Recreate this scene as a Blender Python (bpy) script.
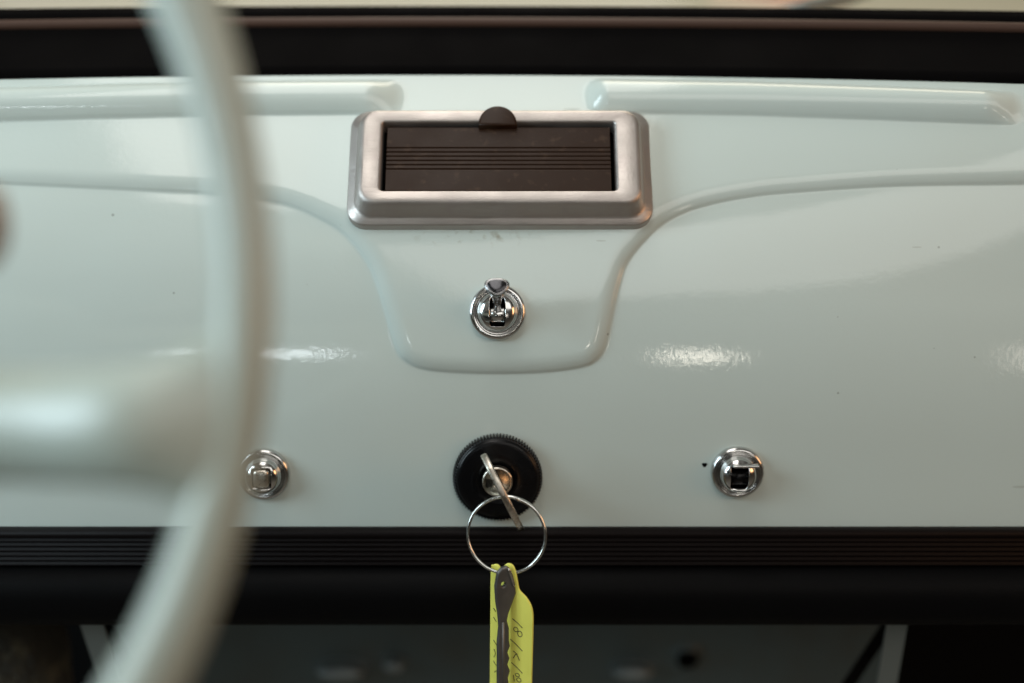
import bpy, bmesh, math, random
import numpy as np
from mathutils import Vector, Matrix
random.seed(4); rad = math.radians
for o in list(bpy.data.objects): bpy.data.objects.remove(o)
S = bpy.context.scene
COL = S.collection

# ------------------------------------------------------------------ camera
PITCH, DIST, LENS = rad(18), 0.60, 50.0
W, H = 1024, 683
fwd = Vector((0, math.cos(PITCH), -math.sin(PITCH)))
up = Vector((0, math.sin(PITCH), math.cos(PITCH)))
CAM = -fwd * DIST
cd = bpy.data.cameras.new('camera'); cam = bpy.data.objects.new('camera', cd); COL.objects.link(cam)
cam.location = CAM; cam.rotation_euler = (rad(90) - PITCH, 0, 0)
cd.lens = LENS; cd.sensor_width = 36; cd.clip_start = 0.01; cd.clip_end = 100
cd.dof.use_dof = True; cd.dof.focus_distance = 0.604; cd.dof.aperture_fstop = 2.0
S.camera = cam
S.view_settings.view_transform = 'Standard'; S.view_settings.look = 'None'
S.view_settings.exposure = 0.0; S.view_settings.gamma = 1
S.render.engine = 'CYCLES'

# ------------------------------------------------------------------ world: the dim room around the car
w = bpy.data.worlds.new('World'); S.world = w; w.use_nodes = True
nt = w.node_tree; N = nt.nodes; Lk = nt.links
bgn = N['Background']
tc = N.new('ShaderNodeTexCoord'); sep = N.new('ShaderNodeSeparateXYZ'); Lk.new(tc.outputs['Generated'], sep.inputs[0])
cr = N.new('ShaderNodeValToRGB'); Lk.new(sep.outputs['Z'], cr.inputs[0])
mr = N.new('ShaderNodeMapRange'); mr.inputs[1].default_value = -1; mr.inputs[2].default_value = 1
Lk.new(sep.outputs['Z'], mr.inputs[0]); Lk.new(mr.outputs[0], cr.inputs[0])
e = cr.color_ramp.elements
e[0].position = 0.0; e[0].color = (0.010, 0.012, 0.015, 1)
e[1].position = 1.0; e[1].color = (0.42, 0.41, 0.37, 1)
for p, c in ((0.46, (0.016, 0.018, 0.020, 1)), (0.58, (0.07, 0.072, 0.07, 1)), (0.75, (0.36, 0.34, 0.30, 1))):
    q = e.new(p); q.color = c
vz = N.new('ShaderNodeTexNoise'); vz.inputs['Scale'].default_value = 2.6; vz.inputs['Detail'].default_value = 3
Lk.new(tc.outputs['Generated'], vz.inputs[0])
c2 = N.new('ShaderNodeValToRGB'); Lk.new(vz.outputs['Fac'], c2.inputs[0])
c2.color_ramp.elements[0].position = .42; c2.color_ramp.elements[0].color = (.35, .35, .35, 1)
c2.color_ramp.elements[1].position = .62; c2.color_ramp.elements[1].color = (1.9, 1.9, 1.9, 1)
mx = N.new('ShaderNodeMix'); mx.data_type = 'RGBA'; mx.blend_type = 'MULTIPLY'; mx.inputs[0].default_value = 1
Lk.new(cr.outputs[0], mx.inputs[6]); Lk.new(c2.outputs[0], mx.inputs[7]); Lk.new(mx.outputs[2], bgn.inputs[0])
bgn.inputs[1].default_value = 0.28

# ------------------------------------------------------------------ lamps: windows of the car, a lamp over the bonnet, an added softbox
def area(name, loc, target, sx, sy, power, col):
    l = bpy.data.lights.new(name, 'AREA'); l.shape = 'RECTANGLE'; l.size = sx; l.size_y = sy
    l.energy = power; l.color = col
    o = bpy.data.objects.new(name, l); COL.objects.link(o); o.location = loc
    o.rotation_euler = (Vector(target) - Vector(loc)).to_track_quat('-Z', 'Y').to_euler()
    return o
area('driver_window_light', (-1.1, -0.45, 0.42), (0, 0, 0), 0.45, 0.7, 13.0, (0.74, 0.92, 1.0))
area('windscreen_light', (-0.1, 0.06, 0.85), (0, 0.05, 0), 1.2, 0.4, 5.6, (1.0, 0.965, 0.91))
area('passenger_window_light', (1.1, -0.4, 0.25), (0, 0, 0), 0.5, 0.4, 2.6, (1.0, 0.52, 0.24))
area('softbox_fill_light', (0.75, -1.6, 1.25), (0, 0, 0), 2.1, 0.9, 11, (1.0, 0.96, 0.90))  # softbox added behind and above to brighten the upper dash and its gloss
area('bonnet_light', (0.2, 1.6, 1.6), (0, 1.0, 0), 1.5, 1.0, 20, (1.0, 0.86, 0.66))
area('rear_window_light', (-0.68, -3.1, 0.42), (0, 0, 0), 0.42, 0.06, 1.8, (0.88, 0.96, 1.0))
area('rear_window_light', (0.49, -3.1, 0.38), (0, 0, 0), 0.14, 0.15, 1.0, (1.0, 0.93, 0.80))
area('rear_window_light', (1.46, -3.1, 0.36), (0, 0, 0), 0.24, 0.34, 1.2, (1.0, 0.90, 0.78))

# ------------------------------------------------------------------ pixel ray helpers
PXW = 36.0 / LENS / W
def ray(px, py):
    a = (px - W / 2) * PXW; b = (H / 2 - py) * PXW
    return fwd + Vector((a, 0, 0)) + up * b
def atY(px, py, Y):
    d = ray(px, py); t = (Y - CAM.y) / d.y
    return CAM + d * t
def project(p):
    q = Vector(p) - CAM; z = q.dot(fwd)
    return W / 2 + q.x / z / PXW, H / 2 - q.dot(up) / z / PXW

# ------------------------------------------------------------------ dash profile (curved sheet leaning back)
def sst(a, b, x):
    t = np.clip((np.asarray(x, float) - a) / (b - a), 0, 1); return t * t * (3 - 2 * t)
NS = 900; SMAX = 0.27
sv = np.linspace(0, SMAX, NS); ds = sv[1] - sv[0]
def alpha(s):
    s = np.asarray(s, float)
    return np.radians(5.5 + 7.5 * sst(0.035, 0.085, s) + 33 * sst(0.068, 0.190, s))
al = alpha(sv)
p0 = atY(512, 527.5, 0.0)
ty = np.concatenate([[0], np.cumsum(np.sin(al[:-1]) * ds)]); tz = np.concatenate([[0], np.cumsum(np.cos(al[:-1]) * ds)]) + p0.z
# shift in y so that the centre of the picture falls on the focus distance
XC = -0.040
def bow(x, s): return -0.40 * (np.asarray(x) - XC) ** 2 * sst(0.10, 0.235, s)
def dash(x, s, h=0.0):
    a = float(alpha(s)); y = float(np.interp(s, sv, ty)) + float(bow(x, s)); z = float(np.interp(s, sv, tz))
    return Vector((x, y - math.cos(a) * h, z + math.sin(a) * h))
def surf(px, py, hh=0.0):
    """(x, s) of the dash point seen along a line"""
    x, lo = 0.0, 0
    for k in range(6):
        lo, hi = -0.02, SMAX
        for _ in range(30):
            m = (lo + hi) / 2
            u, v = project(dash(x, max(m, 0), hh) if m >= 0 else Vector((x, 0, tz[0] + m)))
            if v > py: lo = m
            else: hi = m
        m = max((lo + hi) / 2, 0); P = dash(x, m, hh)
        zc = (P - CAM).dot(fwd); x = (px - W / 2) * PXW * zc
    return x, m
def fitting_matrix(px, py, h=0.0, tilt=None):
    x, s = surf(px, py, h); a = float(alpha(s)) if tilt is None else tilt
    n = Vector((0, -math.cos(a), math.sin(a))); u = Vector((1, 0, 0)); v = n.cross(u) 
    v = Vector((0, math.sin(a), math.cos(a)))
    M = Matrix(((u.x, v.x, n.x), (u.y, v.y, n.y), (u.z, v.z, n.z))).to_4x4()
    M.translation = dash(x, s, h); return M

# ------------------------------------------------------------------ object helpers
def tag(o, label=None, cat=None, group=None, kind=None):
    if label: o['label'] = label
    if cat: o['category'] = cat
    if group: o['group'] = group
    if kind: o['kind'] = kind
    return o
def empty(name, loc, label, cat):
    o = bpy.data.objects.new(name, None); COL.objects.link(o); o.location = loc; o.empty_display_size = .02
    return tag(o, label, cat)
def link(name, me, mat, parent=None, smooth=True, M=None):
    o = bpy.data.objects.new(name, me); COL.objects.link(o)
    if mat: me.materials.append(mat)
    if smooth and len(me.polygons): me.polygons.foreach_set('use_smooth', [True] * len(me.polygons))
    if M is not None: o.matrix_world = M
    if parent:
        pm = Matrix.Translation(Vector((0, 0, 0)))
        bpy.context.view_layer.update()
        o.parent = parent; o.matrix_parent_inverse = parent.matrix_world.inverted()
    return o
def mesh(vs, fs):
    me = bpy.data.meshes.new('m'); me.from_pydata([tuple(v) for v in vs], [], fs); me.update()
    bm = bmesh.new(); bm.from_mesh(me); bmesh.ops.recalc_face_normals(bm, faces=bm.faces); bm.to_mesh(me); bm.free()
    return me
def loft(loops, cap0=True, cap1=True, closed=True):
    n = len(loops[0]); vs = [p for l in loops for p in l]; fs = []
    for i in range(len(loops) - 1):
        for j in range(n if closed else n - 1):
            k = (j + 1) % n
            fs.append((i * n + j, i * n + k, (i + 1) * n + k, (i + 1) * n + j))
    if closed and cap0: fs.append(tuple(range(n))[::-1])
    if closed and cap1: fs.append(tuple((len(loops) - 1) * n + j for j in range(n)))
    return vs, fs
def join(*parts):
    V, F = [], []
    for v, f in parts:
        o = len(V); V += list(v); F += [tuple(i + o for i in q) for q in f]
    return V, F
def circ(r, z, n=64, cx=0, cy=0, sq=1.0):
    return [Vector((cx + r * math.cos(2 * math.pi * k / n), cy + sq * r * math.sin(2 * math.pi * k / n), z)) for k in range(n)]
def lathe(prof, n=64, cap0=True, cap1=True): return loft([circ(max(r, 1e-5), z, n) for r, z in prof], cap0, cap1)
def rrect(w, h, r, z, cx=0, cy=0, k=8):
    pts = []
    for (sx, sy, a0) in ((1, 1, 0), (-1, 1, 90), (-1, -1, 180), (1, -1, 270)):
        for i in range(k + 1):
            a = rad(a0 + 90 * i / k)
            pts.append(Vector((cx + sx * (w / 2 - r) + r * math.cos(a), cy + sy * (h / 2 - r) + r * math.sin(a), z)))
    return pts
def frames(path, closed=False):
    T = []
    n = len(path)
    for i in range(n):
        a = path[(i - 1) % n] if closed or i > 0 else path[0]; b = path[(i + 1) % n] if closed or i < n - 1 else path[-1]
        T.append((b - a).normalized())
    ref = Vector((0, 0, 1)) if abs(T[0].z) < .9 else Vector((1, 0, 0))
    nrm = (ref - T[0] * ref.dot(T[0])).normalized(); out = []
    for t in T:
        nrm = (nrm - t * nrm.dot(t)).normalized(); out.append((t, nrm, t.cross(nrm)))
    return out
def tube(path, r, n=16, closed=False):
    fr = frames(path, closed); loops = []
    for i, (p, (t, a, b)) in enumerate(zip(path, fr)):
        rr = r[i] if isinstance(r, (list, tuple)) else r
        loops.append([p + a * rr * math.cos(2 * math.pi * k / n) + b * rr * math.sin(2 * math.pi * k / n) for k in range(n)])
    if closed:
        vs, fs = loft(loops, False, False); m = len(loops)
        for j in range(n):
            k = (j + 1) % n; fs.append(((m - 1) * n + j, (m - 1) * n + k, k, j))
        return vs, fs
    return loft(loops)
def prism(outline, z0, z1, bev=0.0, hole=None):
    """closed outline (x,y) extruded z0..z1 with bevelled rims"""
    bm = bmesh.new()
    vs = [bm.verts.new((x, y, z0)) for x, y in outline]
    es = [bm.edges.new((vs[i], vs[(i + 1) % len(vs)])) for i in range(len(vs))]
    if hole:
        hv = [bm.verts.new((x, y, z0)) for x, y in hole]
        es += [bm.edges.new((hv[i], hv[(i + 1) % len(hv)])) for i in range(len(hv))]
    bmesh.ops.triangle_fill(bm, edges=es, use_beauty=True)
    r = bmesh.ops.extrude_face_region(bm, geom=bm.faces[:])
    bmesh.ops.translate(bm, verts=[g for g in r['geom'] if isinstance(g, bmesh.types.BMVert)], vec=(0, 0, z1 - z0))
    bmesh.ops.recalc_face_normals(bm, faces=bm.faces)
    if bev:
        ed = [q for q in bm.edges if len(q.link_faces) == 2 and q.calc_face_angle(0) > 1.2 and abs(q.verts[0].co.z - q.verts[1].co.z) < 1e-7]
        bmesh.ops.bevel(bm, geom=ed, offset=bev, segments=3, profile=.5, affect='EDGES')
    me = bpy.data.meshes.new('m'); bm.to_mesh(me); bm.free(); return me
def box(sx, sy, sz, bev=0.001, c=(0, 0, 0)):
    bm = bmesh.new(); bmesh.ops.create_cube(bm, size=1)
    bmesh.ops.scale(bm, verts=bm.verts, vec=(sx, sy, sz)); bmesh.ops.translate(bm, verts=bm.verts, vec=c)
    if bev: bmesh.ops.bevel(bm, geom=bm.edges[:], offset=bev, segments=3, profile=.5, affect='EDGES')
    me = bpy.data.meshes.new('m'); bm.to_mesh(me); bm.free(); return me
def spline(pts, m=8, closed=False):
    P = [np.array(p, float) for p in pts]; n = len(P); out = []
    for i in range(n if closed else n - 1):
        a, b, c, d = (P[(i - 1) % n] if closed or i else P[0]), P[i], P[(i + 1) % n], (P[(i + 2) % n] if closed or i < n - 2 else P[-1])
        for k in range(m):
            t = k / m
            out.append(.5 * (2 * b + (c - a) * t + (2 * a - 5 * b + 4 * c - d) * t * t + (3 * b - a - 3 * c + d) * t ** 3))
    if not closed: out.append(P[-1])
    return out
def flat(me):
    me.polygons.foreach_set('use_smooth', [False] * len(me.polygons))

# ------------------------------------------------------------------ materials
def mat(name, col, rough=.5, metal=0, coat=0, coat_rough=.1, bump=None, var=None, spec=.5, rvar=None):
    m = bpy.data.materials.new(name); m.use_nodes = True; t = m.node_tree; b = t.nodes['Principled BSDF']
    b.inputs['Base Color'].default_value = (*col, 1); b.inputs['Roughness'].default_value = rough
    b.inputs['Metallic'].default_value = metal; b.inputs['Coat Weight'].default_value = coat
    b.inputs['Coat Roughness'].default_value = coat_rough; b.inputs['Specular IOR Level'].default_value = spec
    g = t.nodes.new('ShaderNodeTexCoord')
    if bump:
        hprev = None
        for sc, dist, stretch in bump:
            mp = t.nodes.new('ShaderNodeMapping'); mp.inputs['Scale'].default_value = stretch
            t.links.new(g.outputs['Object'], mp.inputs[0])
            n = t.nodes.new('ShaderNodeTexNoise'); n.inputs['Scale'].default_value = sc; n.inputs['Detail'].default_value = 2
            t.links.new(mp.outputs[0], n.inputs[0])
            bn = t.nodes.new('ShaderNodeBump'); bn.inputs['Strength'].default_value = 1; bn.inputs['Distance'].default_value = dist
            t.links.new(n.outputs['Fac'], bn.inputs['Height'])
            if hprev: t.links.new(hprev.outputs[0], bn.inputs['Normal'])
            hprev = bn
        t.links.new(hprev.outputs[0], b.inputs['Normal'])
        if coat: t.links.new(hprev.outputs[0], b.inputs['Coat Normal'])
    if var:
        sc, c2_, lo, hi = var
        n = t.nodes.new('ShaderNodeTexNoise'); n.inputs['Scale'].default_value = sc; n.inputs['Detail'].default_value = 5
        t.links.new(g.outputs['Object'], n.inputs[0])
        r = t.nodes.new('ShaderNodeMapRange'); r.inputs[1].default_value = lo; r.inputs[2].default_value = hi
        t.links.new(n.outputs['Fac'], r.inputs[0])
        x = t.nodes.new('ShaderNodeMix'); x.data_type = 'RGBA'; x.inputs[6].default_value = (*col, 1); x.inputs[7].default_value = (*c2_, 1)
        t.links.new(r.outputs[0], x.inputs[0]); t.links.new(x.outputs[2], b.inputs['Base Color'])
    if rvar:
        sc, lo, hi = rvar
        n = t.nodes.new('ShaderNodeTexNoise'); n.inputs['Scale'].default_value = sc; n.inputs['Detail'].default_value = 4
        t.links.new(g.outputs['Object'], n.inputs[0])
        r = t.nodes.new('ShaderNodeMapRange'); r.inputs[1].default_value = .3; r.inputs[2].default_value = .7
        r.inputs[3].default_value = lo; r.inputs[4].default_value = hi
        t.links.new(n.outputs['Fac'], r.inputs[0]); t.links.new(r.outputs[0], b.inputs['Roughness'])
    return m
one = (1, 1, 1)
M_paint = mat('mint_paint', (0.50, 0.575, 0.545), .55, coat=1.0, coat_rough=.055, spec=.2, bump=[(480, .000030, one), (60, .00005, one)])
# sparse dark specks and chips in the enamel
t = M_paint.node_tree; b = t.nodes['Principled BSDF']; g = t.nodes.new('ShaderNodeTexCoord')
vo = t.nodes.new('ShaderNodeTexVoronoi'); vo.inputs['Scale'].default_value = 70; t.links.new(g.outputs['Object'], vo.inputs['Vector'])
sm = t.nodes.new('ShaderNodeSeparateColor'); t.links.new(vo.outputs['Color'], sm.inputs[0])
th = t.nodes.new('ShaderNodeMapRange'); th.inputs[1].default_value = .50; th.inputs[2].default_value = 1.0; th.inputs[3].default_value = 0; th.inputs[4].default_value = .055
t.links.new(sm.outputs[0], th.inputs[0])
lt = t.nodes.new('ShaderNodeMath'); lt.operation = 'LESS_THAN'; t.links.new(vo.outputs['Distance'], lt.inputs[0]); t.links.new(th.outputs[0], lt.inputs[1])
xx = t.nodes.new('ShaderNodeMix'); xx.data_type = 'RGBA'; xx.inputs[6].default_value = (0.50, 0.575, 0.545, 1); xx.inputs[7].default_value = (.13, .14, .12, 1)
mm = t.nodes.new('ShaderNodeMath'); mm.operation = 'MULTIPLY'; mm.inputs[1].default_value = .5; t.links.new(lt.outputs[0], mm.inputs[0])
t.links.new(mm.outputs[0], xx.inputs[0])
# faint yellowed film over the enamel
nz = t.nodes.new('ShaderNodeTexNoise'); nz.inputs['Scale'].default_value = 9; nz.inputs['Detail'].default_value = 6; t.links.new(g.outputs['Object'], nz.inputs[0])
r2 = t.nodes.new('ShaderNodeMapRange'); r2.inputs[1].default_value = .4; r2.inputs[2].default_value = .75; r2.inputs[3].default_value = 0; r2.inputs[4].default_value = .12; t.links.new(nz.outputs['Fac'], r2.inputs[0])
x3 = t.nodes.new('ShaderNodeMix'); x3.data_type = 'RGBA'; x3.inputs[7].default_value = (.50, .50, .42, 1)
gp = dash(*surf(478, 236, .0024), .0024)
vm = t.nodes.new('ShaderNodeVectorMath'); vm.operation = 'SUBTRACT'; vm.inputs[1].default_value = gp; t.links.new(g.outputs['Object'], vm.inputs[0])
vs_ = t.nodes.new('ShaderNodeVectorMath'); vs_.operation = 'MULTIPLY'; vs_.inputs[1].default_value = (30, 160, 160); t.links.new(vm.outputs[0], vs_.inputs[0])
vl = t.nodes.new('ShaderNodeVectorMath'); vl.operation = 'LENGTH'; t.links.new(vs_.outputs[0], vl.inputs[0])
gm = t.nodes.new('ShaderNodeMapRange'); gm.inputs[1].default_value = .2; gm.inputs[2].default_value = 1.0; gm.inputs[3].default_value = 1; gm.inputs[4].default_value = 0; t.links.new(vl.outputs['Value'], gm.inputs[0])
gn = t.nodes.new('ShaderNodeTexNoise'); gn.inputs['Scale'].default_value = 260; gn.inputs['Detail'].default_value = 4; t.links.new(g.outputs['Object'], gn.inputs[0])
gr_ = t.nodes.new('ShaderNodeMapRange'); gr_.inputs[1].default_value = .55; gr_.inputs[2].default_value = .85; t.links.new(gn.outputs['Fac'], gr_.inputs[0])
gmul = t.nodes.new('ShaderNodeMath'); gmul.operation = 'MULTIPLY'; t.links.new(gm.outputs[0], gmul.inputs[0]); t.links.new(gr_.outputs[0], gmul.inputs[1])
gx_ = t.nodes.new('ShaderNodeMix'); gx_.data_type = 'RGBA'; gx_.inputs[7].default_value = (.20, .17, .10, 1); t.links.new(gmul.outputs[0], gx_.inputs[0]); t.links.new(xx.outputs[2], gx_.inputs[6])
# short hairline scratches
mp = t.nodes.new('ShaderNodeMapping'); mp.inputs['Scale'].default_value = (40, 260, 260); mp.inputs['Rotation'].default_value = (0, .35, .2); t.links.new(g.outputs['Object'], mp.inputs[0])
sv_ = t.nodes.new('ShaderNodeTexVoronoi'); sv_.inputs['Scale'].default_value = 1.0; t.links.new(mp.outputs[0], sv_.inputs['Vector'])
ssep = t.nodes.new('ShaderNodeSeparateColor'); t.links.new(sv_.outputs['Color'], ssep.inputs[0])
sth = t.nodes.new('ShaderNodeMapRange'); sth.inputs[1].default_value = .975; sth.inputs[2].default_value = 1.0; sth.inputs[3].default_value = 0; sth.inputs[4].default_value = .16; t.links.new(ssep.outputs[1], sth.inputs[0])
slt = t.nodes.new('ShaderNodeMath'); slt.operation = 'LESS_THAN'; t.links.new(sv_.outputs['Distance'], slt.inputs[0]); t.links.new(sth.outputs[0], slt.inputs[1])
sml = t.nodes.new('ShaderNodeMath'); sml.operation = 'MULTIPLY'; sml.inputs[1].default_value = .35; t.links.new(slt.outputs[0], sml.inputs[0])
sx_ = t.nodes.new('ShaderNodeMix'); sx_.data_type = 'RGBA'; sx_.inputs[7].default_value = (.22, .23, .19, 1); t.links.new(sml.outputs[0], sx_.inputs[0]); t.links.new(gx_.outputs[2], sx_.inputs[6])
t.links.new(sx_.outputs[2], x3.inputs[6]); t.links.new(r2.outputs[0], x3.inputs[0]); t.links.new(x3.outputs[2], b.inputs['Base Color'])

M_wheel = mat('ivory_mint_plastic', (0.38, 0.43, 0.385), .40, coat=.4, coat_rough=.3, bump=[(90, .00008, one)], var=(14, (.36, .39, .33), .4, .7))
M_rubber = mat('black_rubber', (0.012, 0.012, 0.012), .42, bump=[(700, .00003, one)], rvar=(60, .32, .55))
M_seal = mat('windscreen_rubber', (0.0025, 0.0022, 0.0022), .75, spec=.02, bump=[(40, .0003, (.15, 1, 1)), (500, .00002, one)], rvar=(25, .65, .85))
M_lip = mat('brown_lip_highlight', (0.055, 0.030, 0.021), .5, spec=.2)  # brown stands for the warm highlight on the seal
M_trim = mat('ribbed_black_plastic', (0.005, 0.0035, 0.0035), .5, spec=.07, bump=[(600, .00002, one)])
M_vinyl = mat('black_leatherette', (0.0025, 0.0025, 0.0027), .5, spec=.05, bump=[(1500, .00012, one)])
M_alu = mat('dull_cast_aluminium', (0.42, 0.385, 0.36), .45, metal=.85, bump=[(900, .00006, one), (70, .00030, (.25, 1, 1)), (500, .00010, (.12, 1, 1))], var=(160, (.40, .36, .34), .50, .72), rvar=(70, .36, .52))
M_brown = mat('brown_bakelite', (0.022, 0.010, 0.005), .42, spec=.14, bump=[(900, .00003, one)], var=(240, (.05, .028, .016), .58, .76), rvar=(50, .28, .45))
M_bak = mat('black_bakelite', (0.003, 0.003, 0.0035), .28, spec=.22, bump=[(300, .00003, one)], rvar=(80, .15, .35))
M_chrome = mat('worn_chrome', (0.58, 0.58, 0.57), .12, metal=1, bump=[(260, .00006, one)], rvar=(130, .09, .22))
M_dull = mat('dull_chrome', (0.27, 0.27, 0.275), .2, metal=1, bump=[(300, .0001, one)])
M_dkchrome = mat('dark_reflection_chrome', (0.055, 0.055, 0.06), .2, metal=.9, bump=[(300, .0001, one)])  # dark reflection in the lever's end face, put into the base colour
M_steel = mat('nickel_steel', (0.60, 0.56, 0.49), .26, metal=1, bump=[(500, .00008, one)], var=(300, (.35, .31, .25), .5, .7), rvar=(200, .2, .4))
M_wire = mat('ring_wire_steel', (0.70, 0.70, 0.67), .18, metal=1)
M_dksteel = mat('dull_dark_steel', (0.17, 0.165, 0.16), .42, metal=.8, bump=[(700, .0001, one)], rvar=(200, .32, .6))
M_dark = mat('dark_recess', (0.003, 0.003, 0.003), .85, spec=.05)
M_tag = mat('yellow_green_plastic', (0.90, 0.88, 0.17), .40, bump=[(300, .00005, one)], var=(120, (.84, .82, .15), .5, .75))
M_ink = mat('black_ink', (0.012, 0.012, 0.012), .6)
M_under = mat('shaded_green_grey_paint', (0.052, 0.076, 0.078), .42, bump=[(200, .0001, one)], var=(30, (.05, .06, .055), .4, .7))  # shade under the dash is darkened into this base colour
M_glint = mat('glint_metal', (.24, .27, .27), .4, metal=.6)
M_brk = mat('grey_green_bracket_paint', (0.13, 0.155, 0.15), .5)
M_bonnet = mat('cream_paint', (0.72, 0.66, 0.52), .35, coat=.5, bump=[(60, .0001, one)])
M_carpet = mat('brown_black_felt', (0.02, 0.018, 0.012), .9, bump=[(300, .002, one)], var=(90, (.07, .06, .035), .5, .7))
M_stalk = mat('brown_plastic_knob', (0.24, 0.12, 0.05), .4, bump=[(90, .0001, one)])
M_grey = mat('grey_metal_wiper', (0.16, 0.17, 0.17), .4, metal=.5)
M_floor = mat('concrete', (0.34, 0.31, 0.26), .8, var=(2, (.26, .23, .2), .4, .6))
M_wall = mat('cream_plaster', (0.66, 0.58, 0.44), .9, var=(1.5, (.5, .42, .33), .45, .7))
M_pink = mat('pink_tint', (0.62, 0.30, 0.25), .6)

def glass_mat():
    m = bpy.data.materials.new('windscreen_glass'); m.use_nodes = True; t = m.node_tree
    for n in list(t.nodes): t.nodes.remove(n)
    o = t.nodes.new('ShaderNodeOutputMaterial'); mix = t.nodes.new('ShaderNodeMixShader')
    tr = t.nodes.new('ShaderNodeBsdfTransparent'); gl = t.nodes.new('ShaderNodeBsdfGlossy'); gl.inputs['Roughness'].default_value = .02
    tr.inputs[0].default_value = (.93, .96, .94, 1)
    fr = t.nodes.new('ShaderNodeLayerWeight'); pw = t.nodes.new('ShaderNodeMath'); pw.operation = 'POWER'; pw.inputs[1].default_value = 5
    ma = t.nodes.new('ShaderNodeMath'); ma.operation = 'MULTIPLY_ADD'; ma.inputs[1].default_value = .6; ma.inputs[2].default_value = .04
    t.links.new(fr.outputs['Facing'], pw.inputs[0]); t.links.new(pw.outputs[0], ma.inputs[0])
    t.links.new(ma.outputs[0], mix.inputs[0]); t.links.new(tr.outputs[0], mix.inputs[1]); t.links.new(gl.outputs[0], mix.inputs[2]); t.links.new(mix.outputs[0], o.inputs[0])
    return m
M_glass = glass_mat()

# ================================================================== DASHBOARD
dashboard = empty('dashboard', (0, 0, p0.z - .05), 'pale mint green enamelled metal dashboard with ashtray, chrome switches and black padded lower edge', 'dashboard')

LINE = [(1120, 178), (1023, 181), (899, 183), (799, 189), (749, 194), (700, 204), (668, 217), (648, 232), (625, 259), (616, 283), (610, 309),
        (603, 341), (596, 355), (583, 363), (550, 368), (506, 370), (460, 369), (427, 366), (409, 359), (399, 346),
        (387, 306), (373, 266), (351, 236), (325, 218), (281, 200), (211, 191), (176, 189), (88, 185), (0, 181), (-90, 178)]
ln = [surf(*p) for p in LINE]
ln = [(ln[0][0] + .25, ln[0][1])] + ln + [(ln[-1][0] - .3, ln[-1][1])]
ln = np.array(spline(ln, 5))
def seg_dist(X, Sx, P):
    D = np.full(X.shape, 1e9)
    for a, c in zip(P[:-1], P[1:]):
        d = c - a; L2 = (d ** 2).sum()
        if L2 < 1e-14: continue
        tt = np.clip(((X - a[0]) * d[0] + (Sx - a[1]) * d[1]) / L2, 0, 1)
        D = np.minimum(D, np.hypot(X - a[0] - tt * d[0], Sx - a[1] - tt * d[1]))
    return D
def inside(X, Sx, P):
    poly = np.vstack([P, [[P[-1][0], .6], [P[0][0], .6]]]); I = np.zeros(X.shape, bool)
    for a, c in zip(poly, np.roll(poly, -1, 0)):
        cnd = (a[1] > Sx) != (c[1] > Sx)
        with np.errstate(divide='ignore', invalid='ignore'):
            xi = (c[0] - a[0]) * (Sx - a[1]) / (c[1] - a[1]) + a[0]
        I ^= cnd & (X < xi)
    return I
EH = .0027                                  # height of the pressed step
STOP = surf(430, 62, EH)[1]                     # sheet runs in under the windscreen rubber
xs = np.concatenate([np.linspace(-.42, -.27, 60)[:-1], np.linspace(-.27, .27, 680), np.linspace(.27, .42, 60)[1:]])
ss = np.linspace(-.004, STOP, 400)
X, SS = np.meshgrid(xs, ss)
sd = seg_dist(X, SS, ln); ins = inside(X, SS, ln); sd = np.where(ins, sd, -sd)
tq = np.clip((sd + .0022) / .0085, 0, 1)      # crisp foot, long soft shoulder
h = EH * (1 - (1 - tq) ** 2.2) * sst(0, .16, tq)
# padded beads pressed along the top
def bead(p0_, p1_, pts):
    return np.array([surf(*q, EH) for q in pts])
lb = np.array([surf(*q, EH + .003) for q in ((-60, 104), (0, 100.5), (120, 97), (250, 94), (388, 93))]); lb[0][0] -= .2
rb = np.array([surf(*q, EH + .003) for q in ((602, 92), (750, 94.5), (880, 99), (1008, 104))])
HW = .0100
for P in (lb, rb):
    d = seg_dist(X, SS, P)
    soft = np.clip(1 - (d / HW) ** 2, 0, 1); soft = soft * sst(0, .22, soft)
    fade = sst(P[-1][0] + HW, P[-1][0] - .011, X) * (sst(P[0][0] - HW, P[0][0] + .003, X) if P is rb else 1)
    h = h + .0062 * soft * fade
al2 = alpha(np.maximum(SS, 0))
Y = np.interp(np.maximum(SS, 0), sv, ty) + bow(X, np.maximum(SS, 0)) - np.cos(al2) * h
Z = np.interp(np.maximum(SS, 0), sv, tz) + np.minimum(SS, 0) + np.sin(al2) * h
nx, ny = len(xs), len(ss)
co = np.stack([X, Y, Z], -1).reshape(-1, 3)
idx = np.arange(nx * ny).reshape(ny, nx)
q = np.stack([idx[:-1, :-1], idx[:-1, 1:], idx[1:, 1:], idx[1:, :-1]], -1).reshape(-1, 4)
me = bpy.data.meshes.new('panel'); me.vertices.add(len(co)); me.vertices.foreach_set('co', co.ravel())
me.loops.add(q.size); me.loops.foreach_set('vertex_index', q.ravel()); me.polygons.add(len(q))
me.polygons.foreach_set('loop_start', np.arange(0, q.size, 4)); me.polygons.foreach_set('loop_total', np.full(len(q), 4)); me.update(); me.validate()
panel = link('panel', me, M_paint, dashboard)
sol = panel.modifiers.new('s', 'SOLIDIFY'); sol.thickness = .0012; sol.offset = -1

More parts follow.
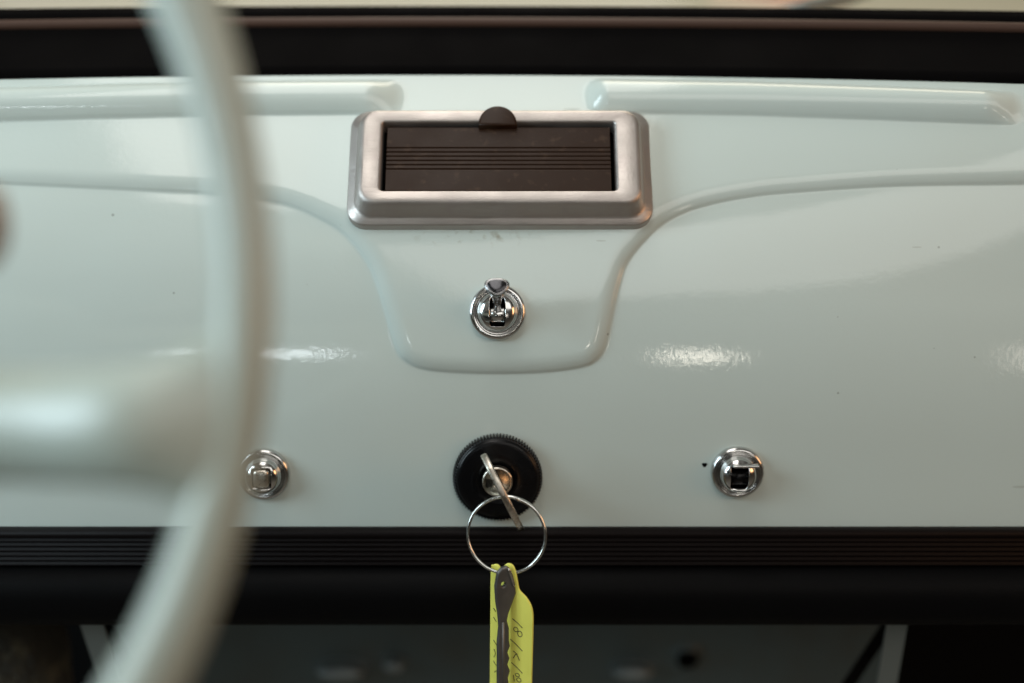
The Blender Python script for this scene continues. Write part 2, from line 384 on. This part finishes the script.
# ---- lower trim: ribbed strip, then padded roll
def sweep_x(prof, x0=-.42, x1=.42, n=2):
    loops = [[Vector((x0 + (x1 - x0) * i / n, y, z)) for y, z in prof] for i in range(n + 1)]
    return loft(loops)
PX = .000422
zb = p0.z
prof = [(.004, zb + .0005), (-.0035, zb + .0005), (-.0050, zb - .0004)]
z = zb - .0004
nr = 6; pitch = .0023
z -= .0020
prof += [(-.0054, z), (-.0044, z - .0004)]
z -= .0008
for i in range(nr):
    for k in range(5):
        a = math.pi * k / 4
        prof.append((-.0044 - .0011 * math.sin(a), z - pitch * .72 * k / 4))
    z -= pitch
prof += [(.004, z), (.004, zb - .002)]
ztrim = z
link('ribbed_strip', mesh(*sweep_x(prof)), M_trim, dashboard)
zr0 = ztrim - .0002; zr1 = atY(512, 625.5, -.006).z
rc = (zr0 + zr1) / 2; rh = (zr0 - zr1) / 2
prof = [(.012, zr0 - .001)]
for k in range(25):
    a = rad(90 + 180 * k / 24)
    prof.append((-.002 + .0125 * math.cos(a) * (1), rc + rh * math.copysign(abs(math.sin(a)) ** .8, math.sin(a))))
prof += [(.012, zr1 + .001)]
link('padded_roll', mesh(*sweep_x(prof, n=60)), M_vinyl, dashboard)

# ---- ashtray
MA = fitting_matrix(500, 170, EH, rad(41))
ax, as_ = surf(500, 170)
SC = (MA.translation - CAM).dot(fwd) * PXW
print('ashtray scale', SC, 'alpha', math.degrees(float(alpha(as_))))
fw, fh = 302 * SC, .0570
cyo = +.0006
loops = [rrect(fw, fh, .0085, -.012, 0, cyo), rrect(fw, fh, .0085, .0008, 0, cyo), rrect(fw - .001, fh - .001, .008, .0017, 0, cyo),
         rrect(fw - .0055, fh - .0055, .0075, .0020, 0, cyo), rrect(fw - .0075, fh - .0075, .0075, .0035, 0, cyo), rrect(fw - .0098, fh - .0098, .0075, .0085, 0, cyo + .0005),
         rrect(fw - .0108, fh - .0110, .0072, .0098, 0, cyo + .0005), rrect(fw - .0130, fh - .0130, .0066, .0105, 0, cyo + .0005),
         rrect(fw - .0150, fh - .0150, .0060, .0107, 0, cyo + .0005), rrect(fw - .0285, fh - .0212, .0026, .0107, -.0006, cyo + .0004),
         rrect(fw - .0300, fh - .0225, .0020, .0104, -.0006, cyo + .0004), rrect(fw - .0312, fh - .0232, .0010, .0098, -.0006, cyo + .0004),
         rrect(fw - .0312, fh - .0232, .0010, .0000, -.0006, cyo + .0004)]
vs, fs = loft(loops, False, False)
ashtray = link('ashtray', mesh(vs, fs), M_alu, dashboard, M=MA)
tag(ashtray, 'dull aluminium framed ashtray with brown ribbed lid')
lw, lh = fw - .0318 - .0032, fh - .0232 - .0016
# recess floor
link('recess', box(fw - .031, fh - .024, .002, 0, (-.0006, cyo + .001, .001)), M_dark, ashtray, M=MA)
gr = [( -lh / 2, .0035), (-lh / 2, .0080), (-lh / 2 + .0006, .0087)]
g0, ng, gp = -.0052, 6, .0021
for i in range(ng):
    c = g0 + i * gp
    gr += [(c - .00040, .00875), (c - .0002, .0083), (c + .0002, .0083), (c + .00040, .00875)]
gr += [(lh / 2 - .0006, .0087), (lh / 2, .0080), (lh / 2, .0035)]
l2 = [[Vector((x, y + cyo + .0000, z)) for y, z in gr] for x in (-lw / 2 - .0006, lw / 2 - .0006)]
vs, fs = loft(l2)
lid = link('lid', mesh(vs, fs), M_brown, ashtray, smooth=False, M=MA)
bv = lid.modifiers.new('b', 'BEVEL'); bv.width = .0003; bv.segments = 2
tabp = [(.0083 * math.cos(rad(a)), .0083 * math.sin(rad(a))) for a in range(0, 181, 10)]
tabp = [(x, y * 1.05) for x, y in tabp] + [(-.0083, -.0012), (.0083, -.0012)]
MT = MA @ Matrix.Translation((-.0010, lh / 2 + cyo + .0000, 0))
link('pull_tab', prism(tabp, .006, .0120, .0011), M_brown, ashtray, M=MT)

# ---- toggle switch (upper centre)
def scale_at(px, py):
    x, s = surf(px, py); return (dash(x, s) - CAM).dot(fwd) * PXW
def switch_bezel(R, slot_w, slot_h, slot_off=0, low=.0018, dome=.0055, n=96):
    """chrome ring + domed cap with a slot cut through (polar grid with the slot faces left out)"""
    prof = [(R, 0 - .002), (R, low * .6), (R * .985, low), (R * .93, low * 1.35), (R * .86, low * 1.5), (R * .80, low * 1.35), (R * .765, low * 1.1), (R * .745, low * 1.2),
            (R * .72, low * 1.9), (R * .66, low + dome * .45)]
    vs, fs = lathe(prof, n, True, False)
    # dome as grid morphing circle -> rounded rectangle slot
    Rc = R * .66; z0 = low + dome * .45; loops = []
    K = 10
    for i in range(K + 1):
        t = i / K; lp = []
        for k in range(n):
            a = 2 * math.pi * k / n; ca, sa = math.cos(a), math.sin(a)
            m = min(slot_w / 2 / max(abs(ca), 1e-6), slot_h / 2 / max(abs(sa), 1e-6))
            m = (((abs(ca) / (slot_w / 2)) ** 8 + (abs(sa) / (slot_h / 2)) ** 8) ** (-1 / 8))
            p0_ = Vector((Rc * ca, Rc * sa)); p1_ = Vector((m * ca, m * sa + slot_off))
            p = p0_.lerp(p1_, t); r = min(p.length / Rc, 1)
            lp.append(Vector((p.x, p.y, z0 + dome * .55 * math.sqrt(max(1 - r * r, 0)) if i < K + 1 else 0)))
        loops.append(lp)
    loops.append([Vector((p.x, p.y, z0 - .003)) for p in loops[-1]])
    loops.append([Vector((p.x * .98, p.y * .98, .0002)) for p in loops[-1]])
    return join((vs, fs), loft(loops, False, False))
MS = fitting_matrix(497.5, 312, EH)
sc = scale_at(497, 312); R = 28 * sc
sw = link('toggle_switch', mesh(*switch_bezel(R, .0066, .0125, .0)), M_chrome, dashboard, M=MS)
tag(sw, 'chrome toggle switch with flared lever raised, below the ashtray')
link('slot', mesh(*lathe([(R * .62, .0003), (R * .62, .0008)], 32)), M_dark, sw, M=MS)
# barrel and lever
pb = [Vector((-.0030, -.0012, .0030)), Vector((-.0026, -.0012, .0030)), Vector((.0026, -.0012, .0030)), Vector((.0030, -.0012, .0030))]
link('pivot', mesh(*tube(pb, [.0028, .0034, .0034, .0028], 24)), M_chrome, sw, M=MS)
lp = []
d = Vector((0, .42, .907)).normalized(); side = Vector((1, 0, 0)); vv = d.cross(side)
for t_, wx, wy in ((0, .0018, .0018), (.009, .0018, .0018), (.013, .0021, .0020), (.0165, .0032, .0028), (.0205, .0046, .0038), (.0222, .0050, .0041), (.0229, .0048, .0039), (.0230, .0040, .0032), (.0223, .0018, .0014)):
    c = Vector((0, .0006, .003)) + d * t_
    tri = min(t_ / .0165, 1) * .32
    lp.append([c + side * wx * math.cos(2 * math.pi * k / 32) * (1 + tri * math.sin(2 * math.pi * k / 32)) + vv * wy * math.sin(2 * math.pi * k / 32) for k in range(32)])
lever = link('lever', mesh(*loft(lp)), M_dull, sw, M=MS)

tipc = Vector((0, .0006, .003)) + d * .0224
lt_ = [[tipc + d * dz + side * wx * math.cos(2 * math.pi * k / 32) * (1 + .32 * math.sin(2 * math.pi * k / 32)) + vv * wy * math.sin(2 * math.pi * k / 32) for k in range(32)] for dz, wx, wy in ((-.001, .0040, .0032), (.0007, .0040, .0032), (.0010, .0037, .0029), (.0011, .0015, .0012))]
link('lever_tip', mesh(*loft(lt_)), M_dkchrome, sw, M=MS)  # added inlay carrying the painted dark reflection

# ---- lower right switch: dome with rectangular opening and lip
MS2 = fitting_matrix(737, 471.5, 0)
sc = scale_at(737, 471); R = 26.5 * sc
s2 = link('toggle_switch', mesh(*switch_bezel(R, .0080, .0118, -.0002, low=.0022, dome=.0075)), M_chrome, dashboard, M=MS2)
tag(s2, 'round chrome switch with dark square opening, lower right beside a paint chip')
link('slot', mesh(*lathe([(R * .60, .0006), (R * .60, .0012)], 32)), M_dark, s2, M=MS2)
pb = [Vector((x, -.0012, .0035)) for x in (-.0037, .0037)]
link('pivot', mesh(*tube(pb, .0036, 24)), M_bak, s2, M=MS2)
link('lip', box(.0112, .0011, .0042, .0004, (.0022, .0054, .0088)), M_chrome, s2, M=MS2)
# ---- lower left switch: rounded square button
MS3 = fitting_matrix(264, 473.5, 0)
sc = scale_at(264, 473); R = 26.5 * sc
s3 = link('toggle_switch', mesh(*switch_bezel(R, .0088, .0098, 0, low=.0022, dome=.0070)), M_chrome, dashboard, M=MS3)
tag(s3, 'round chrome switch half hidden behind the steering wheel rim, lower left')
link('slot', mesh(*lathe([(R * .60, .0006), (R * .60, .0012)], 32)), M_dark, s3, M=MS3)
link('button', mesh(*loft([rrect(.0070, .0082, .0018, .0008), rrect(.0070, .0082, .0018, .0075), rrect(.0064, .0076, .0016, .0082), rrect(.0040, .005, .001, .0086)])), M_steel, s3, M=MS3)

# ---- ignition lock: knurled black collar + steel barrel
MI = fitting_matrix(497.6, 476.3, 0)
scI = scale_at(497, 476); RI = 43.5 * scI
n = 84 * 4; rings = []
for (rf, z, kn) in ((1.0, -.001, 1), (1.0, .0004, 1), (1.0, .0030, 1), (.985, .0036, 1), (.955, .0037, 0), (.92, .0037, 0), (.91, .0042, 0), (.885, .0048, 0), (.85, .0052, 0), (.80, .0053, 0), (.60, .0054, 0), (.40, .0055, 0), (.38, .0048, 0)):
    rings.append([Vector(((RI * rf * 1.03 - (.0017 if kn and k % 4 >= 2 else 0)) * math.cos(2 * math.pi * k / n), (RI * rf * 1.03 - (.0017 if kn and k % 4 >= 2 else 0)) * math.sin(2 * math.pi * k / n), z)) for k in range(n)])
ign = link('ignition_lock', mesh(*loft(rings)), M_bak, dashboard, M=MI)
tag(ign, 'round black ignition collar with finely knurled edge')
bm_ = lathe([(.0067, .005), (.0067, .0078), (.0065, .0083), (.0060, .0085), (.0056, .0083), (.0054, .0076), (.0053, .0074), (.0008, .0074)], 64)
brl = link('barrel', mesh(*bm_), M_steel, ign, M=MI)
KA = math.atan2(75, -36)        # tilt of the key slot in the collar plane
kd = Vector((-36, 75, 0)).normalized(); kn_ = Vector((kd.y, -kd.x, 0))
K3 = Matrix(((kd.x, kn_.x, 0), (kd.y, kn_.y, 0), (0, 0, 1)))
MK = MI @ K3.to_4x4()
link('keyway', box(.0098, .0030, .001, 0, (0, 0, .0073)), M_dark, ign, M=MK)
# fine ridges engraved on the left of the barrel face
RG = join(*[tube([Vector((-.0050 + .0006 * i, -.0030 + .0002 * i  , .0076)), Vector((-.0044 + .0006 * i, .0010  , .0076))], .00016, 6) for i in range(5)])
link('engraved_mark', mesh(*RG), M_dark, ign, M=MI)

# ---- brackets under the dash and paint chip
def strip(p, q_, wv, th_, name, m_, parent):
    d = (q_ - p).normalized(); s_ = Vector((1, 0, 0)); f_ = d.cross(s_).normalized(); s_ = f_.cross(d).normalized()
    lps = [[c + s_ * a * wv / 2 + f_ * b_ * th_ / 2 for a, b_ in ((-1, -1), (1, -1), (1, 1), (-1, 1))] for c in (p, q_)]
    return link(name, mesh(*loft(lps)), m_, parent, smooth=False)
strip(atY(899, 612, .012), atY(880, 720, .03), .0095, .0015, 'bracket', M_brk, dashboard)
strip(atY(90, 618, .012), atY(124, 720, .03), .0105, .0015, 'bracket', M_brk, dashboard)
strip(atY(893, 618, .040), atY(838, 700, .040), .006, .0015, 'stay', M_dark, dashboard)
strip(atY(100, 618, .040), atY(160, 700, .040), .006, .0015, 'stay', M_dark, dashboard)
chip = [(.0010 * math.cos(a) * (1 + .3 * math.sin(3 * a)), .0010 * math.sin(a) * (1.2 + .3 * math.cos(2 * a))) for a in [k * math.pi / 8 for k in range(16)]]
link('paint_chip', prism(chip, -.0002, .00012), M_dark, dashboard, M=fitting_matrix(704.5, 465))

# ================================================================== UNDER-DASH BULKHEAD
bk = empty('bulkhead', (0, .1, -.3), 'dark green grey metal panel in shadow under the padded edge of the dashboard', 'metal panel')
YB = .125
xl, xr = atY(95, 640, YB).x, atY(893, 640, YB).x
hp = atY(687, 657, YB)
gx = np.linspace(xl, xr, 260); gz = np.linspace(-.26, -.085, 130)
GX, GZ = np.meshgrid(gx, gz); GY = np.full(GX.shape, YB) + .35 * np.maximum(-.15 - GZ, 0) * 0
for (u, v, a, c_, hh) in ((342, 668, .016, .0045, .006), (395, 660, .0075, .0035, .005), (632, 668, .013, .0045, .006)):
    p = atY(u, v, YB); r_ = np.hypot((GX - p.x) / a, (GZ - p.z) / c_); GY -= hh * sst(1.3, 0, r_)
def boss(u, v, a, c_):  # pale metal caps added as painted glints on the panel bumps
    p = atY(u, v, YB)
    return link('bump_glint', mesh(*loft([[Vector((p.x + a * f * math.cos(k * math.pi / 16), YB - .006 - .004 * zz, p.z + c_ * f * math.sin(k * math.pi / 16))) for k in range(32)] for f, zz in ((1, -2), (1, 0), (.9, .5), (.6, .9), (.1, 1))])), M_glint, bk)
boss(342, 667, .013, .0034); boss(395, 660, .0060, .0030); boss(632, 667, .011, .0036)
r_ = np.hypot(GX - hp.x, GZ - hp.z); GY -= .003 * sst(.010, .006, r_)
m_ = (np.hypot((GX - hp.x) / .0048, (GZ - hp.z) / .0052) > 1)
idx = np.arange(GX.size).reshape(GX.shape); fs = []
ok = m_[:-1, :-1] & m_[1:, 1:] & m_[:-1, 1:] & m_[1:, :-1]
for i, j in zip(*np.nonzero(ok)): fs.append((idx[i, j], idx[i, j + 1], idx[i + 1, j + 1], idx[i + 1, j]))
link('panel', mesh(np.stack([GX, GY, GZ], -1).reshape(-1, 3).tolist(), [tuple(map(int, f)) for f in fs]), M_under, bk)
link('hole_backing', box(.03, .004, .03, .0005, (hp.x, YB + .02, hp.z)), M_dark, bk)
link('flange', box(xr - xl, .003, .006, .001, ((xl + xr) / 2, YB - .0015, zr1 + .012)), M_under, bk)
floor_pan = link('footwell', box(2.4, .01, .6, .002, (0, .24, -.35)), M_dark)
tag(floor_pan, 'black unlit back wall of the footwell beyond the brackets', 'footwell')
# mottled lump bottom left
lb_ = []
for i in range(9):
    th_ = math.pi * i / 8; lb_.append([Vector((.040 * max(math.sin(th_), .02) * math.cos(f) * (1 + .12 * math.sin(3 * f + i)), .03 * max(math.sin(th_), .02) * math.sin(f), -.040 * math.cos(th_) * (1 + .1 * math.sin(2 * f)))) for f in [2 * math.pi * k / 20 for k in range(20)]])
lump = link('wiring_loom', mesh(*loft(lb_)), M_carpet, M=Matrix.Translation(atY(0, 668, .06)))
sb = lump.modifiers.new('s', 'SUBSURF'); sb.levels = sb.render_levels = 2
tag(lump, 'dark mottled brown wrapped bundle in the bottom left corner under the dashboard', 'bundle')

# ================================================================== WINDSCREEN
ws = empty('windscreen', (0, .15, .08), 'black rubber windscreen seal along the top of the dashboard with the glass standing in it', 'windscreen')
sx0, sS = surf(430, 69, EH)
def sealpath(x, dy, dz):
    P = dash(x, sS, EH); return Vector((x, P.y + dy, P.z + dz))
# profile offsets (dy back, dz up) chosen from how the rubber rolls back to the glass
base = dash(XC, sS, EH)
def sz(v, dy):                     # height that the line of the rubber at picture height v has, dy behind its front edge
    return atY(430, v, base.y + dy).z - base.z
prof = [(.004, -.012), (-.002, -.004), (-.0022, sz(68, -.0022)), (.0005, sz(62, .0005)), (.006, sz(52, .006)), (.012, sz(42, .012)), (.017, sz(34, .017)),
        (.0195, sz(28, .0195)), (.0210, sz(25, .021)), (.0235, sz(20, .0235)), (.0262, sz(17.5, .0262)), (.028, sz(17, .028)),
        (.0285, sz(16, .0285)), (.0295, sz(12, .0295)), (.0315, sz(9, .0315)), (.034, sz(9.2, .034)), (.036, sz(14, .036)), (.036, -.02)]
pts = np.array(spline(prof, 3))
xx_ = np.linspace(-.42, .42, 61); lps = []
for x in xx_: lps.append([sealpath(x, float(a), float(c)) for a, c in pts])
link('seal', mesh(*loft(lps)), M_seal, ws)
lipp = [sealpath(x, .0222, sz(21.5, .0222) - .0006) for x in xx_]
link('lip_highlight', mesh(*tube(lipp, .0026, 12)), M_lip, ws)  # brown bead paints the highlight running along the lip
gl = [[sealpath(x, .0335 + t_ * .25, sz(10, .0335) - .004 + t_ * .40) for t_ in (0, .25, .5, .75, 1)] for x in xx_]
gme = loft(gl, closed=False)
glass = link('glass', mesh(*gme), M_glass, ws)
# wiper outside
wp = [atY(770, 19, base.y + .10), atY(806, 8, base.y + .11), atY(850, -4, base.y + .12), atY(930, -30, base.y + .14)]
wiper = link('windscreen_wiper', mesh(*tube(wp, [.0035, .0045, .0045, .003], 12)), M_grey)
tag(wiper, 'blurred grey wiper arm lying diagonally outside the windscreen, top right', 'wiper')

pk = link('pink_tint_patch', box(.05, .10, .008, .003), M_pink, M=Matrix.Translation((.168, base.y + .28, base.z + .015)) @ Matrix.Rotation(.3, 4, 'Z'))  # added slab standing for a pink reflected tint on the cowl
pk.modifiers.new('s', 'SUBSURF').render_levels = 2
tag(pk, 'small faded pink patch of reflected tint on the bonnet, blurred, left of the wiper', 'cloth')
# ================================================================== OUTSIDE: bonnet and floor
bl = []
for j in range(21):
    yy = base.y + .060 + 1.2 * j / 20
    bl.append([Vector((x, yy - .1 * x * x, base.z + .011 - .010 * (x / .6) ** 2 - .02 * (j / 20) ** 2)) for x in np.linspace(-.75, .75, 41)])
bon = link('bonnet', mesh(*loft(bl, closed=False)), M_bonnet)
sl = bon.modifiers.new('s', 'SOLIDIFY'); sl.thickness = .002; sl.offset = 1
tag(bon, 'cream coloured bonnet out of focus beyond the windscreen', 'bonnet')
wl = link('wall', box(14, .2, 5, 0, (0, 5.2, 1.4)), M_wall); wl['kind'] = 'structure'
fl = link('floor', mesh([(-12, -12, -1.0), (12, -12, -1.0), (12, 12, -1.0), (-12, 12, -1.0)], [(0, 1, 2, 3)]), M_floor); fl['kind'] = 'structure'

# ================================================================== STEERING WHEEL
RW = .208
NE = rad(21)                                   # the wheel faces up and towards the driver
wn = Vector((0, -math.cos(NE), math.sin(NE))); wu = Vector((0, math.sin(NE), math.cos(NE))); wr = Vector((1, 0, 0))
Pm = CAM + ray(244, 305) * .372                 # rim centre-line at three o'clock
WC = Pm - wr * RW
MW = Matrix(((wr.x, wu.x, wn.x), (wr.y, wu.y, wn.y), (wr.z, wu.z, wn.z))).to_4x4(); MW.translation = WC
wheel = empty('steering_wheel', WC, 'pale mint ivory steering wheel with wide spoke, out of focus in front', 'steering wheel')
pth = []; rr_ = []
for k in range(180):
    a = 2 * math.pi * k / 180; pth.append(Vector((RW * math.cos(a), RW * math.sin(a), 0)))
    aa = min(a, 2 * math.pi - a); rr_.append(.0080 + (.0026 if a < math.pi else .0022) * float(sst(.15, .62, aa)))
link('rim', mesh(*tube(pth, rr_, 28, True)), M_wheel, wheel, M=MW)
def spoke_secs(sgn, vo):
    secs = []
    for i in range(41):
        t_ = i / 40; x = RW * (1 - t_) + .03 * t_
        dd = RW - x
        hh = .0155 + .019 * math.exp(-max(dd - .004, 0) / .0085)
        th_ = .0074 + .0085 * float(sst(.0, .035, dd))
        zc = -.32 * max(dd - .012, 0) * float(sst(.0, .06, dd))
        yc = vo
        secs.append([Vector((min(x, math.sqrt(RW ** 2 - (yc + hh * math.sin(f)) ** 2) - .001) * sgn, yc + hh * math.sin(f), zc + th_ * math.cos(f))) for f in [2 * math.pi * k / 32 for k in range(32)]])
    return secs
SPV = -.0315
link('spoke', mesh(*loft(spoke_secs(1, SPV))), M_wheel, wheel, M=MW)
link('spoke', mesh(*loft(spoke_secs(-1, SPV))), M_wheel, wheel, M=MW)
link('hub', mesh(*lathe([(.040, -.070), (.044, -.064), (.044, -.046), (.040, -.038), (.028, -.034), (.001, -.032)], 48)), M_wheel, wheel, M=MW @ Matrix.Translation((0, SPV * .6, 0)))
# stalk on the column, its brown knob just entering the picture
kp = CAM + ray(-31, 228) * .38
st = empty('column_stalk', kp, 'brown knob of a column stalk just entering at the left edge', 'stalk')
link('knob', mesh(*lathe([(.001, -.012), (.006, -.0105), (.0095, -.005), (.0105, .002), (.009, .009), (.004, .012), (.001, .0125)], 32)), M_stalk, st, M=Matrix.Translation(kp))
link('rod', mesh(*tube([kp, kp + Vector((-.05, .01, -.01)), kp + Vector((-.12, .05, -.06))], .003, 12)), M_chrome, st)

# ================================================================== KEYS
# key in the lock: the plate is seen almost edge-on
bow_ = spline([(.0000, -.0050), (.0022, -.0052), (.0150 - .0150, -.0050)], 2)
out = [(-.0042, -.006), (-.0042, .0025), (-.0110, .0050), (-.0155, .0090), (-.0180, .0145), (-.0178, .0205), (-.0135, .0255), (-.005, .0280), (.005, .0280), (.0135, .0255), (.0178, .0205), (.0180, .0145), (.0155, .0090), (.0110, .0050), (.0042, .0025), (.0042, -.006)]
hole = [(-.0060 + .0030 * math.cos(a), .0175 + .0045 * math.sin(a)) for a in [2 * math.pi * k / 16 for k in range(16)]]
kme = prism(out, -.0014, .0014, .0006, hole)
# key-plane x -> along kd (up the tilt), key-plane y -> lock axis, thickness -> kn_
# a little loose in the lock, so it leans sideways
kw = (MI.to_3x3() @ kd).normalized(); cw = (CAM - MI.translation).normalized()
kN = kw.cross(cw).normalized(); kA = kN.cross(kw).normalized()
if kA.dot(cw) < 0: kA = -kA
MKey = Matrix(((kw.x, kA.x, kN.x), (kw.y, kA.y, kN.y), (kw.z, kA.z, kN.z))).to_4x4()
MKey.translation = MI @ Vector((0, 0, .0085))
key = link('ignition_key', kme, M_steel, M=MKey)
tag(key, 'worn steel key standing in the black ignition lock, seen edge on', 'key')
HC = MKey @ Vector((-.0060, .0195, 0))
print('hole at', project(HC))
# split ring hanging from the hole
yr = HC.y
TI = rad(12); rup = Vector((0, math.sin(TI), math.cos(TI))); rno = Vector((0, -math.cos(TI), math.sin(TI)))
r0 = .0163; topp = atY(506.5, 497, yr); c0 = topp - rup * r0
pth = []
for k in range(150):
    a = rad(-52) + 2 * math.pi * 1.35 * k / 149
    pth.append(c0 + Vector((r0 * math.cos(a), 0, 0)) + rup * r0 * math.sin(a) + rno * (-.0011 + .0016 * k / 149 + .10 * r0 * math.cos(a)))
print('ring bottom', project(c0 - rup * r0))
ring = link('key_ring', mesh(*tube(pth, .00072, 12)), M_wire)
tag(ring, 'thin steel split ring hanging from the key in the ignition', 'key ring')
# tag, yellow green, on the ring
yt = (c0 - rup * r0).y + .0012
def P2(px, py, Y=None):
    p = atY(px, py, Y if Y is not None else yt); return p
def plate(name, pix, Y, th_, m_, rotz, bev=.0004, holepx=None, pivot=None):
    pts_ = [atY(u, v, Y) for u, v in pix]
    pv = atY(*(pivot or pix[0]), Y)
    o2 = [((p.x - pv.x) / math.cos(rotz), p.z - pv.z) for p in pts_]
    hl = None
    if holepx:
        hc = atY(*holepx[:2], Y); hr = holepx[2]
        hl = [((hc.x - pv.x) / math.cos(rotz) + hr * math.cos(a) * .8, hc.z - pv.z + hr * math.sin(a)) for a in [2 * math.pi * k / 14 for k in range(14)]]
    me = prism(o2, -th_ / 2, th_ / 2, bev, hl)
    M = Matrix.Translation(pv) @ Matrix.Rotation(rotz, 4, 'Z') @ Matrix.Rotation(rad(90), 4, 'X')
    return me, M, pv
tpix = [(491, 573), (493, 567.5), (498, 566), (502, 570), (504, 566), (508, 562.5), (513, 563.5), (516, 570), (518, 580), (520, 587), (526, 592), (531, 599), (533, 608), (533, 625), (531.5, 683), (530, 722), (527, 728), (495, 728), (490, 722), (490, 683), (490.5, 620)]
tp_ = [tuple(p) for p in spline(tpix, 3, True)]
me, MTG, pv = plate('tag', tp_, yt, .0012, M_tag, rad(-26), .0004, (503, 575, .0012), pivot=(505, 575))
ktag = link('key_tag', me, M_tag, M=MTG)
tag(ktag, 'yellow green plastic key tag with handwriting, hanging from the ring', 'key tag')
# handwriting: strokes laid on the face
def strokes(name, groups, Y, wdt_=.00016):
    parts = []
    for g_ in groups:
        L = []
        for u, v in g_:
            p = atY(u, v, Y); lx = (p.x - pv.x) / math.cos(rad(26)); L.append(MTG @ Vector((lx, p.z - pv.z, .00062)))
        if len(L) > 2: L = [Vector(a) for a in spline([tuple(a) for a in L], 4)]
        parts.append(tube(L, wdt_, 6))
    return mesh(*join(*parts))
def loopy(cx, cy, a, b_, n=9): return [(cx + a * math.cos(2 * math.pi * k / n), cy + b_ * math.sin(2 * math.pi * k / n)) for k in range(n + 1)]
G = [[(513, 616), (518, 619), (523, 623)],
     loopy(516.5, 626, 2.2, 2.2), loopy(520.5, 629.5, 2.2, 2.8),
     [(511, 637), (517, 641), (523, 646)],
     [(514, 648), (518, 650.5)], [(514, 655), (517, 650.5), (520, 656)],
     [(512, 660), (518, 664), (523, 668)],
     loopy(518, 671, 2.0, 1.6), loopy(519.5, 675.5, 2.2, 2.0), [(514, 672), (515, 678)],
     [(511, 682), (517, 686), (522, 690)],
     [(494, 610), (496.5, 613)], [(494, 619), (497, 623)], [(494, 642), (497, 646)], [(494.5, 651), (496, 655), (494.5, 659)], [(494, 663), (497, 667)], [(495, 674), (497, 672)]]
wr_ = link('handwriting', strokes('w', G, yt), M_ink, ktag)
# second key, dark, in front of the tag
yk = yt - .0038
kpix = [(497, 571), (501, 567), (506, 566), (509, 568), (512, 577), (515, 588), (515.5, 594), (512, 603), (508, 613), (506.5, 620), (508.5, 628), (508.5, 640), (509.5, 646), (507, 652), (509, 658), (507, 664), (509.5, 671), (507.5, 677), (509, 690), (504, 700), (500, 706), (497, 700), (497, 640), (498.5, 626), (497.5, 613), (495.5, 600), (494.5, 585)]
me, MK2, _ = plate('k', kpix, yk, .0024, M_dksteel, rad(20), .0008, (502.5, 583, .0011), pivot=(505, 575))
k2 = link('spare_key', me, M_dksteel, smooth=False, M=MK2)
tag(k2, 'dark steel key hanging point down in front of the yellow green tag', 'key')
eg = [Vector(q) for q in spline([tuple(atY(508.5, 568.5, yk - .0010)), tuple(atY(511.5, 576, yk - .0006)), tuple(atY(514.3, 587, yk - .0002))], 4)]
link('edge_glint', mesh(*tube(eg, [.0002] + [.00065] * (len(eg) - 2) + [.0002], 8)), M_steel, k2)  # bright strip paints the light caught by the bow's right facet
# raised ridge along the blade
rg = [atY(503, 622, yk - .0012), atY(503, 700, yk - .0012)]
link('blade_ridge', mesh(*tube(rg, .0007, 8)), M_dksteel, k2)
